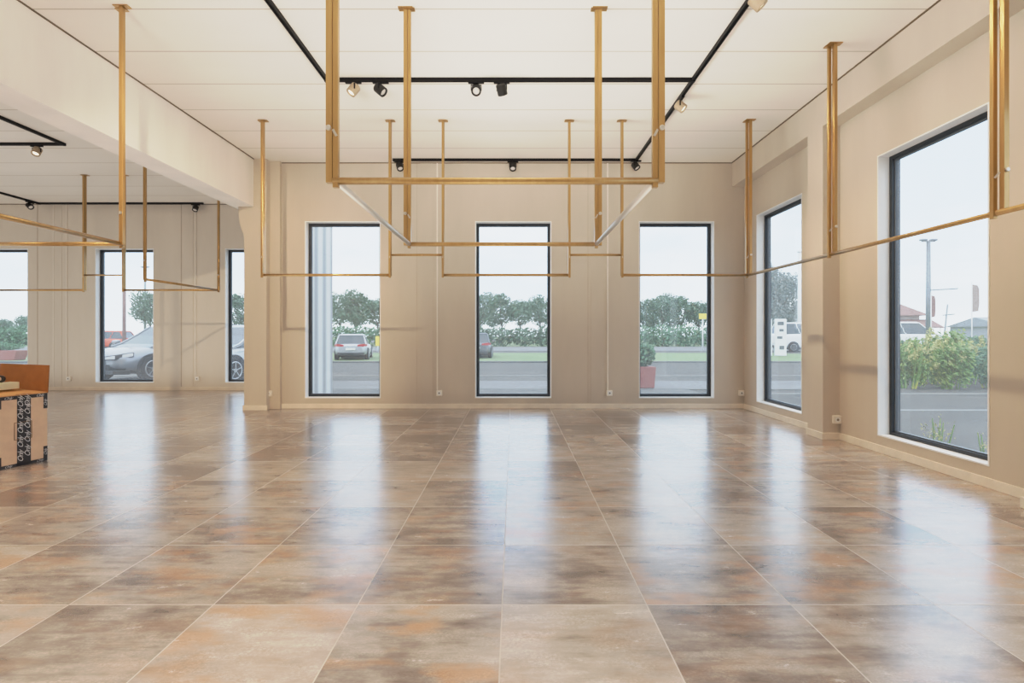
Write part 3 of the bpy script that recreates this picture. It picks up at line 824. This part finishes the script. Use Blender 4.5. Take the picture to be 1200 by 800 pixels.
# cars ---------------------------------------------------------------------------------
def make_car(label, paint, L=4.4, W=1.82, Ht=1.60, hood=1.0, name='car', cat='car'):
    o = thing(name, label, cat)
    hl, hw = L/2, W/2
    S = [(-hl, .42, .86, .80), (-hl+.06, .34, .98, .90), (-hl+.35, .25, 1.0, .97), (-hl*.5, .22, 1.0, 1.0), (0, .22, .98, 1.0), (hl*.42, .22, .96, 1.0),
         (hl*.62, .22, .93, .99), (hl*.82, .24, .86, .95), (hl-.10, .28, .76, .86), (hl, .36, .64, .74)]
    rings = []
    for x, zb, zt, k in S:
        w = hw*k; zt *= Ht/1.6
        half = [(w*.88, zb), (w*.99, zb+.10), (w, (zb+zt)/2), (w*.97, zt-.10), (w*.86, zt-.01), (w*.45, zt+.02)]
        ring = [(x, y, z) for y, z in half] + [(x, -y, z) for y, z in reversed(half)]
        rings.append(ring)
    body = MB().loft(rings).build('body', paint, o)
    m = body.modifiers.new('s', 'SUBSURF'); m.levels = 1; m.render_levels = 1
    zb = .94*Ht/1.6; zt = Ht-.07
    g = [(-hl+.14, hl*.56, hw*.90, zb), (-hl+.20, hl*.44, hw*.87, zb+.15*(zt-zb)), (-hl+.36, hl*.26, hw*.80, zb+.55*(zt-zb)), (-hl+.52, hl*.09, hw*.71, zt)]
    rg = [[(a, -w, z), (b, -w*.86, z), (b, w*.86, z), (a, w, z)] for a, b, w, z in g]
    MB().loft(rg, smooth=False).build('glass', M['carglass'], o, bevel=0.02)
    a, b, w, z = g[3]
    MB().loft([[(a-.06, -w-.02, z-.03), (b+.05, -w*.9, z-.03), (b+.05, w*.9, z-.03), (a-.06, w+.02, z-.03)],
               [(a+.02, -w*.9, z+.055), (b-.12, -w*.8, z+.055), (b-.12, w*.8, z+.055), (a+.02, w*.9, z+.055)]]).build('roof', paint, o, bevel=0.02)
    mb = MB()
    for sg in (1, -1):
        for f0, f1 in ((0, 1), (1, 2), (2, 3)):
            A, B = g[f0], g[f1]
            mb.bar((A[1]-.02, sg*A[2]*.87, A[3]), (B[1]-.02, sg*B[2]*.87, B[3]), .05, .06)      # front pillar
            mb.bar((A[0]+.02, sg*A[2]*.995, A[3]), (B[0]+.02, sg*B[2]*.995, B[3]), .06, .10)    # rear pillar
            t0 = .47; t1 = .80
            for tt in (t0, t1):
                mb.bar((A[1]*tt+A[0]*(1-tt)-.3, sg*(A[2]*.94+.01), A[3]), (B[1]*tt+B[0]*(1-tt)-.3+.06, sg*(B[2]*.94+.01), B[3]), .03, .05) if tt == t0 else None
    mb.build('pillars', paint, o)
    for sg in (1, -1):
        for x in (-hl*.61, hl*.62):
            MB().lathe([(.395, -.02), (.40, .012)], 28, 'y', (x, sg*(hw-.01), .335)).build('wheel_arch', M['trimdark'], o)
            wl = MB().lathe([(.22, -.10), (.31, -.11), (.335, -.08), (.335, .08), (.31, .11), (.22, .10)], 28, 'y', (x, sg*(hw-.075), .335)).build('wheel', M['tyre'], o)
            mb = MB().lathe([(.225, -.012), (.225, .012), (.20, .015), (.20, -.012)], 24, 'y', (x, sg*(hw+.025), .335))
            mb.lathe([(.05, -.02), (.05, .016)], 12, 'y', (x, sg*(hw+.025), .335))
            for q in range(5):
                t_ = q*2*PI/5+.3
                mb.bar((x, sg*(hw+.028), .335), (x+math.cos(t_)*.21, sg*(hw+.028), .335+math.sin(t_)*.21), .02, .045, (0, 1, 0))
            mb.build('rim', M['rim'], wl)
        # lamps
        MB().loft([[(-hl-.005, sg*hw*.40, .80), (-hl-.005, sg*hw*.40, .90), (-hl-.005, sg*hw*.78, .95), (-hl-.005, sg*hw*.78, .80)],
                   [(-hl+.22, sg*hw*.62, .80), (-hl+.22, sg*hw*.62, .90), (-hl+.30, sg*(hw*.985), .95), (-hl+.30, sg*(hw*.985), .82)]], smooth=False).build('tail_lamp', M['tail'], o, bevel=.01)
        MB().loft([[(hl+.008, sg*hw*.32, .57), (hl+.008, sg*hw*.32, .675), (hl-.04, sg*hw*.72, .72), (hl-.04, sg*hw*.72, .58)],
                   [(hl-.20, sg*hw*.50, .58), (hl-.20, sg*hw*.50, .68), (hl-.37, sg*hw*.94, .785), (hl-.37, sg*hw*.94, .655)]], smooth=False).build('lamp_housing', M['trimdark'], o, bevel=.008)
        MB().loft([[(hl+.012, sg*hw*.34, .60), (hl+.012, sg*hw*.34, .655), (hl-.035, sg*hw*.70, .70), (hl-.035, sg*hw*.70, .61)],
                   [(hl-.20, sg*hw*.50, .61), (hl-.20, sg*hw*.50, .66), (hl-.34, sg*hw*.945, .765), (hl-.34, sg*hw*.945, .68)]], smooth=False).build('headlamp', M['head'], o, bevel=.008)
        MB().loft([[(hl+.005, sg*hw*.42, .30), (hl+.005, sg*hw*.42, .46), (hl-.06, sg*hw*.72, .50), (hl-.06, sg*hw*.72, .30)],
                   [(hl-.2, sg*hw*.42, .30), (hl-.2, sg*hw*.42, .46), (hl-.2, sg*hw*.86, .50), (hl-.2, sg*hw*.86, .30)]], smooth=False).build('air_intake', M['trimdark'], o)
        MB().loft([[(hl*.36, sg*(hw+.0), .96), (hl*.36, sg*(hw+.18), .98), (hl*.36, sg*(hw+.18), 1.09), (hl*.36, sg*(hw+.0), 1.07)],
                   [(hl*.43, sg*(hw+.0), .97), (hl*.43, sg*(hw+.15), .99), (hl*.43, sg*(hw+.15), 1.06), (hl*.43, sg*(hw+.0), 1.05)]]).build('wing_mirror', paint, o, bevel=.01)
    yy = hw*.34
    mb = MB().loft([[(hl+.022, -yy, .60), (hl+.022, yy, .60), (hl+.022, yy*1.1, .50), (hl+.022, yy*.7, .34), (hl+.022, -yy*.7, .34), (hl+.022, -yy*1.1, .50)],
                    [(hl-.1, -yy, .60), (hl-.1, yy, .60), (hl-.1, yy*1.1, .50), (hl-.1, yy*.7, .34), (hl-.1, -yy*.7, .34), (hl-.1, -yy*1.1, .50)]], smooth=False)
    mb.build('grille', M['trimdark'], o)
    MB().loft([[(hl+.03, -hw*.72, .22), (hl+.03, hw*.72, .22), (hl+.015, hw*.72, .33), (hl+.015, -hw*.72, .33)],
               [(hl-.25, -hw*.97, .22), (hl-.25, hw*.97, .22), (hl-.25, hw*.97, .33), (hl-.25, -hw*.97, .33)]], smooth=False).build('front_bumper', M['trimdark'], o, bevel=.02)
    MB().box(-hl-.03, -hl+.2, -hw*.80, hw*.80, .30, .46).build('rear_bumper', M['trimdark'], o, bevel=.03)
    MB().box(-hl-.035, -hl+.1, -.26, .26, .60, .71).build('number_plate', M['plate'], o, bevel=.004)
    MB().box(-hl*.55, hl*.55, -hw*.985, hw*.985, .17, .30).build('sill', M['trimdark'], o, bevel=.02)
    return o
def put_car(o, px, Y, heading, s=1.0):
    o.scale = (s, s, s)
    o.location = (X_at(px, Y), Y, GZ-0.03); o.rotation_euler = (0, 0, heading)
put_car(make_car('silver hatchback seen from behind on the road outside the cladding window', M['silver'], Ht=1.52), 415.5, 25.6, math.radians(101.5), .83)
put_car(make_car('dark grey car half hidden by the frame of the middle window', M['greycar'], Ht=1.55), 559.5, 27.4, math.radians(91), .85)
put_car(make_car('light grey parked car with headlamp and front wheel filling the bay window', M['midcar'], L=4.3, Ht=1.52), 200, 15.1, math.radians(255))
put_car(make_car('pale silver parked car seen in the narrow bay window beside the pillar', M['silver'], L=4.3, Ht=1.52), 287, 14.4, math.radians(255))
put_car(make_car('small red car far behind the parked grey car', M['redcar'], L=3.9, Ht=1.5), 122, 38, math.radians(190))
put_car(make_car('white van parked in front of the red roofed house', M['whitecar'], L=4.9, W=1.95, Ht=2.05, name='van', cat='van'), 1064, 34, math.radians(5))
put_car(make_car('white van standing behind the white totem', M['whitecar'], L=4.9, W=1.95, Ht=2.05, name='van', cat='van'), 946, 36, math.radians(0))

# planters
def planter(px, Y, w, h, ph, label, seed, long=False):
    o = thing('planter', label, 'planter', (X_at(px, Y), Y, GZ))
    l = w*3.2 if long else w
    MB().loft([[(-l*.42, -w*.42, 0), (l*.42, -w*.42, 0), (l*.42, w*.42, 0), (-l*.42, w*.42, 0)], [(-l*.5, -w*.5, h), (l*.5, -w*.5, h), (l*.5, w*.5, h), (-l*.5, w*.5, h)]], smooth=False).build('pot', M['terracotta'], o, bevel=.015)
    leaves('shrub', M['leaf_e'], [(0, 0, h+ph*.5, l*.55, w*.6, ph*.5), (.05, 0, h+ph*.75, l*.35, w*.4, ph*.32), (-.1, 0, h+ph*.35, l*.5, w*.5, ph*.3)], 1500, .05, o, seed)
    mb = MB()
    for i in range(7):
        a = i*.9; mb.tube((0, 0, h-.03), (math.cos(a)*w*.3, math.sin(a)*w*.3, h+ph*.7), .01, .004, 5)
    mb.build('stems', M['bark'], o)
planter(756, 11.7, .40, .48, .50, 'terracotta planter with a loose green shrub outside the planter window', 41)
planter(1, 24, .66, .45, .35, 'long red planter trough outside the window behind the box', 42, True)

# signs, posts, banners
def sign_post(px, Y, h, label, mat, w=.5, hh=.5):
    o = thing('road_sign', label, 'road sign', (X_at(px, Y), Y, GZ-.03))
    MB().tube((0, 0, 0), (0, 0, h), .045, n=10).build('post', M['reveal'], o)
    MB().box(-w/2, w/2, -.075, -.045, h-hh, h).build('sign_plate', mat, o, bevel=.01)
sign_post(823.5, 38, 2.75, 'pale sign post with yellow plate at the edge of the planter window', M['yellow'], .6, .4)
sign_post(443, 34, 1.1, 'small yellow road sign beside the silver car', M['yellow'], .3, .65)

def lamp_post(px, Y, h, label, arm):
    o = thing('street_lamp', label, 'street lamp', (X_at(px, Y), Y, GZ-.03))
    MB().tube((0, 0, 0), (0, 0, h), .15, .10, 12).build('pole', M['galv'], o)
    mb = MB().bar((-.38, 0, h+.02), (.38, 0, h+.02), .10, .07); mb.build('lamp_bracket', M['galv'], o)
    for s in (-1, 1): MB().box(s*.30-.18, s*.30+.18, -.12, .12, h+.04, h+.15).build('lamp_head', M['galv'], o, bevel=.03)
    if arm:
        MB().tube((0, 0, h-2.9), (1.75, 0, h-2.8), .035, n=8).build('side_arm', M['galv'], o)
lamp_post(1088, 30.5, 6.75, 'tall grey lamp post rising above the weeds', True)
lamp_post(170, 60, 9.0, 'distant street lamp above the grey parked car', False)
def banner(px, Y, z0, z1, w, label, mat):
    o = thing('banner_flag', label, 'banner', (X_at(px, Y), Y, GZ-.03))
    MB().tube((-w/2-.03, 0, 0), (-w/2-.03, 0, z1+.15), .03, .02, 8).build('flag_pole', M['reveal'], o)
    pts = [(-w/2, z0), (w/2*.7, z0+.05), (w/2, z0+(z1-z0)*.3), (w/2*.95, z1-.2), (w/2*.4, z1-.03), (-w/2, z1)]
    MB().prism(pts, 'y', -.012, .012).build('banner_cloth', mat, o)
banner(1143.5, 27, 2.4, 3.85, .36, 'brown feather banner above the far end of the weeds', M['flag'])
banner(1094, 28, 2.15, 3.35, .20, 'narrow rust coloured banner beside the lamp post', M['flag2'])
o = thing('utility_pole', 'thin dark utility pole with a cross arm above the weeds', 'pole', (X_at(1104, 26), 26, GZ-.03))
MB().tube((0, 0, 0), (.28, 0, 2.75), .05, .03, 8).build('pole', M['galv'], o)
MB().bar((.05, 0, 2.2), (.62, 0, 2.25), .05).build('cross_arm', M['galv'], o)
o = thing('flag_pole', 'white flag pole behind the totem at the edge of the side window', 'pole', (X_at(938, 40), 40, GZ-.03))
MB().tube((0, 0, 0), (0, 0, 7.6), .22, .17, 10).build('pole', M['reveal'], o)
MB().lathe([(.20, 7.6), (.26, 7.65), (.05, 7.9)], 12).build('finial', M['reveal'], o)
o = thing('flag_pole', 'reddish pole standing behind the grey parked car', 'pole', (X_at(145.5, 21), 21, GZ-.03))
MB().tube((0, 0, 0), (0, 0, 4.7), .07, .06, 10).build('pole', M['flag2'], o)
MB().lathe([(.08, 4.7), (.10, 4.73), (.02, 4.85)], 12).build('finial', M['flag2'], o)

# white totem with dark posters
for px, w, lab in ((899.5, .42, 'narrow white totem with dark marks nearest the window frame'), (914.5, .58, 'white totem with dark poster patches on the grass island')):
    o = thing('totem_sign', lab, 'totem', (X_at(px, 28.5), 28.5, GZ), math.radians(-18))
    MB().box(-w/2, w/2, -.10, .10, 0, 2.05).build('panel', M['reveal'], o, bevel=.03)
    mb = MB()
    rnd = random.Random(int(px))
    for z in (.35, .95, 1.35, 1.7):
        mb.box(-w*rnd.uniform(.1, .35), w*rnd.uniform(.1, .35), -.108, -.10, z, z+rnd.uniform(.08, .26))
    mb.build('poster', M['patch'], o)
# pale gate / greenhouse behind the totem
o = thing('shed', 'long low grey shed on the horizon behind the weeds', 'shed', (74, 64, GZ))
MB().box(-16, 22, -4, 4, 0, 2.2).build('shed_wall', M['shed'], o)
MB().prism([(-4.4, 2.1), (0, 3.3), (4.4, 2.1)], 'x', -16.4, 22.4).build('shed_roof', M['galv'], o)
mb = MB()
for i in range(9): mb.box(-14+i*4, -12.6+i*4, -4.03, -4.0, .7, 1.6)
mb.build('windows', M['carglass'], o)
# red roofed house
o = thing('house', 'brown roofed house at the edge of the weeds window', 'house', (X_at(1033, 56), 56, GZ), math.radians(-14))
MB().box(-4.2, 2.2, -3, 3, 0, 3.2).build('house_wall', M['housewall'], o)
MB().loft([[(-4.8, -3.6, 3.1), (2.9, -3.6, 3.1), (2.9, 3.6, 3.1), (-4.8, 3.6, 3.1)], [(-2.0, -.2, 5.1), (.2, -.2, 5.1), (.2, .2, 5.1), (-2.0, .2, 5.1)]], smooth=False).build('hipped_roof', M['brick'], o)
for x in (-2.6, .6):
    wn = MB().box(x-.6, x+.6, -3.05, -2.98, 1.3, 2.4).build('window', M['reveal'], o)
    MB().box(x-.5, x+.5, -3.08, -3.05, 1.4, 2.3).build('pane', M['carglass'], wn)
MB().prism([(-5.4, 1.9), (-3.0, 2.7), (-3.0, 2.6), (-5.4, 1.8)], 'x', -4.6, 3.2).build('porch_roof', M['brick'], o)
# tall pale hedge-like poplars seen through the corner side window
pp = None
for i, (px, Y, lab) in enumerate(((898, 57, 'tall pale poplar against the frame of the corner side window'), (911, 63, 'tall pale poplar right above the totem'), (926, 69, 'tall pale poplar beside the white flag pole'))):
    if pp is None:
        pp = make_tree('x', 9.6, 4.2, M['leaf_f'], 31, 3800, .15, name='poplar_tree', low=.05)
        leaves('lower_foliage', M['leaf_f'], [(0, 0, 3.2, 1.5, 1.5, 2.8)], 1500, .15, pp, 32)
        o = pp
    else: o = copy_tree(pp)
    place(o, px, Y, GZ, i*1.1, 1.0); tag(o, lab, 'tree', 'pale poplars through the corner side window')

# weeds outside the side window
def weed_bush(name, mat, seed, w, h, n, size, label='x', stems=14):
    rnd = random.Random(seed)
    o = thing(name, label, 'shrub', (0, 0, GZ))
    bl = []
    for i in range(9):
        a = rnd.uniform(0, 2*PI); r_ = rnd.uniform(0, .38)*w
        bl.append((math.cos(a)*r_, math.sin(a)*r_, h*rnd.uniform(.3, .62), w*.22, w*.22, h*rnd.uniform(.26, .4)))
    leaves('foliage', mat, bl, n, size, o, seed, .8, .5)
    mb = MB()
    for i in range(stems):
        a = rnd.uniform(0, 2*PI); r_ = rnd.uniform(.05, .45)*w
        mb.tube((math.cos(a)*r_*.5, math.sin(a)*r_*.5, 0), (math.cos(a)*r_, math.sin(a)*r_, h*rnd.uniform(.6, 1.0)), .012, .005, 5)
    mb.build('stems', M['leaf_c'], o)
    tips = []
    for i in range(stems):
        a = rnd.uniform(0, 2*PI); r_ = rnd.uniform(.05, .5)*w
        tips.append((math.cos(a)*r_, math.sin(a)*r_, h*rnd.uniform(.45, .95), .06, .06, .10))
    leaves('flower_heads', M['leaf_d'], tips, n//5, size*.6, o, seed+5)
    return o
wa = weed_bush('weed_bush', M['leaf_c'], 51, 0.86, 1.12, 3200, .045)
wb = weed_bush('weed_bush', M['leaf_e'], 52, 0.86, 1.05, 3200, .045)
wspots = [(1064, 11.8, 0, .95, 'front weed clump against the dark frame of the weeds window'), (1113, 11.7, 0, 1.0, 'front yellow green weed clump in the middle of the weeds window'),
          (1163, 11.8, 1, 1.0, 'front blue green weed clump meeting the wall edge of the weeds window'),
          (1086, 12.9, 0, 1.1, 'second row yellow green weed clump under the lamp post'), (1132, 12.9, 1, 1.1, 'second row blue green weed clump under the brown banner'),
          (1178, 12.9, 0, 1.1, 'second row weed clump mostly hidden by the wall'),
          (1056, 14.3, 1, 1.15, 'back row weed clump under the white van'), (1106, 14.2, 0, 1.28, 'back row yellow green weed clump under the utility pole'),
          (1152, 14.2, 1, 1.25, 'back row blue green weed clump in front of the grey shed')]
ua = set()
for i, (px, Y, kx, s, lab) in enumerate(wspots):
    src = (wa, wb)[kx]
    o = src if kx not in ua else copy_tree(src); ua.add(kx)
    place(o, px, Y, GZ-.03, i*2.1, s); tag(o, lab, 'shrub', 'weed clumps by the roadside')
ws = None
for i, (X, Y, s, lab) in enumerate(((4.35, 5.25, 1.0, 'yellow flowering weed just outside the weeds window, farther of two'), (4.42, 4.75, .85, 'yellow flowering weed just outside the weeds window, nearer of two'), (4.2, 5.0, .55, 'small weed seedling between the two yellow weeds'))):
    if ws is None: ws = weed_bush('yellow_weed', M['leaf_d'], 61, .30, .42, 110, .016, stems=6); o = ws
    else: o = copy_tree(ws)
    o.location = (X, Y, GZ-.01); o.scale = (s, s, s); o.rotation_euler = (0, 0, i*1.7); tag(o, lab, 'weed', 'yellow weeds at the window foot')

# ------------------------------------------------------------------ sky, lights
w = bpy.data.worlds.new('overcast_sky'); scene.world = w; w.use_nodes = True
nt = w.node_tree
for n_ in list(nt.nodes): nt.nodes.remove(n_)
out = nt.nodes.new('ShaderNodeOutputWorld'); bg = nt.nodes.new('ShaderNodeBackground'); nt.links.new(bg.outputs[0], out.inputs[0])
tc = nt.nodes.new('ShaderNodeTexCoord').outputs['Generated']
sep = nt.nodes.new('ShaderNodeSeparateXYZ'); nt.links.new(tc, sep.inputs[0])
grad = ramp(nt, sep.outputs[2], [(0.0, (0.58, 0.68, 0.76)), (0.10, (0.46, 0.61, 0.77)), (0.30, (0.40, 0.57, 0.80)), (0.9, (0.55, 0.64, 0.76))])
cl = ramp(nt, noise(nt, mapping(nt, tc, (1, 1, 3.2)), 2.6, 6, 0.6), [(0.42, (0, 0, 0)), (0.60, (1, 1, 1))])
skyc = mixc(nt, math_node(nt, 'MULTIPLY', cl, 0.7), grad, (0.68, 0.78, 0.86))
nt.links.new(skyc, bg.inputs[0]); bg.inputs[1].default_value = 3.6

def area(name, loc, rot, sx, sy, power, col, spec=1.0):
    l = bpy.data.lights.new(name, 'AREA'); l.shape = 'RECTANGLE'; l.size = sx; l.size_y = sy; l.energy = power; l.color = col
    l.specular_factor = spec
    o = bpy.data.objects.new(name, l); COL.objects.link(o); o.location = loc; o.rotation_euler = rot
    return o
# added unseen fill lamps: before the rear wall and at the bay's far wall
area('rear_fill_lamp', (-1.5, -4.2, 1.9), (math.radians(90), 0, 0), 9.5, 3.2, 42, (1.0, 0.97, 0.94))
area('bay_fill_lamp', (-12.3, 3.0, 1.9), (math.radians(90), 0, math.radians(-90)), 9, 3.0, 70, (0.98, 0.97, 0.95), 0.3)
# added area lamps at floor level, facing up to brighten the ceiling
l = area('floor_up_fill', (-0.3, 3.6, 0.03), (math.radians(180), 0, 0), 6.0, 8.0, 62, (1.0, 0.97, 0.92), 0)
l.data.spread = math.radians(105)
area('floor_up_fill_bay', (-8.2, 5.5, 0.03), (math.radians(180), 0, 0), 7.5, 8.5, 125, (1.0, 0.97, 0.94), 0)
def wash(name, loc, tgt, sx, sy, power, col, spread):  # added fill lamp with no fixture, kept out of reflections
    o = area(name, loc, (0, 0, 0), sx, sy, power, col, 0.0)
    o.rotation_euler = (Vector(tgt)-Vector(loc)).to_track_quat('-Z', 'Y').to_euler()
    o.data.spread = math.radians(spread)
    o.visible_glossy = False
wash('upper_wall_fill', (-0.3, -2.2, 1.1), (-0.2, 7.7, 4.3), 5.0, 0.8, 42, (1.0, 0.93, 0.84), 38)
wash('beam_fill', (2.6, 3.0, 0.9), (-3.83, 3.4, 4.2), 7.0, 0.8, 24, (1.0, 0.94, 0.86), 46)
wash('side_wall_fill', (-3.4, 3.0, 0.9), (3.4, 3.4, 4.5), 7.0, 0.8, 48, (1.0, 0.96, 0.88), 46)
l = area('overhead_fill', (-1.0, 0.4, 3.62), (0, 0, 0), 9.0, 3.6, 82, (1.0, 0.95, 0.88), 0.2)  # added overhead fill aimed down to lighten the near floor
l.data.spread = math.radians(80)
# further warm spots along the tracks, added without heads
def warm(loc, tgt, power, size=70):
    l = bpy.data.lights.new('track_lamp', 'SPOT'); l.energy = power; l.color = (1.0, 0.72, 0.47); l.spot_size = math.radians(size); l.spot_blend = 0.8; l.shadow_soft_size = 0.025
    o = bpy.data.objects.new('track_lamp', l); COL.objects.link(o); o.location = loc
    o.rotation_euler = (Vector(tgt)-Vector(loc)).to_track_quat('-Z', 'Y').to_euler()
warm((XT, 2.6, 3.56), (3.48, 2.9, 0.8), 100)
warm((XT, 4.7, 3.56), (3.48, 4.9, 0.7), 105)
warm((XT, 6.6, 3.56), (3.48, 6.3, 0.8), 80)
warm((XT2, 2.0, 3.58), (-3.75, 7.5, 1.3), 680, 50)
warm((XT2, 0.8, 3.58), (-2.4, 1.9, 0), 190, 85)
warm((-6.0, 2.0, 3.58), (-4.0, 3.2, 0.2), 230, 85)
sun = bpy.data.lights.new('soft_sun', 'SUN'); sun.energy = 1.0; sun.angle = math.radians(25); sun.color = (1.0, 0.93, 0.82)
so = bpy.data.objects.new('soft_sun', sun); COL.objects.link(so); so.rotation_euler = (math.radians(38), math.radians(-18), 0)

# ------------------------------------------------------------------ camera and colour
cam = bpy.data.cameras.new('camera'); co = bpy.data.objects.new('camera', cam); COL.objects.link(co)
co.location = (0, 0, H); co.rotation_euler = (math.radians(90), 0, 0)
cam.sensor_width = 36; cam.lens = 18.0
cam.shift_x = -1.5/1200; cam.shift_y = -9/1200
cam.clip_start = 0.05; cam.clip_end = 500
scene.camera = co
scene.view_settings.view_transform = 'Standard'
scene.view_settings.exposure = 0.0
scene.view_settings.gamma = 1.0
# soft highlight shoulder: the photograph keeps detail in the sky and in the room at once
vs = scene.view_settings
vs.use_curve_mapping = True
cm = vs.curve_mapping
cv = cm.curves[3]
cv.points[0].location = (0, 0); cv.points[1].location = (1.0, 1.0)
for x, y in ((0.15, 0.15), (0.5, 0.49), (0.85, 0.70), (1.4, 0.805), (2.2, 0.87), (3.2, 0.92)):
    cv.points.new(x/5.0, y)
cm.update()
scene.cycles.film_exposure = 0.2          # the curve below then spans five times the paper white
scene.cycles.use_denoising = True
scene.cycles.max_bounces = 10
scene.cycles.diffuse_bounces = 5
scene.cycles.transparent_max_bounces = 16
scene.cycles.sample_clamp_indirect = 4.0
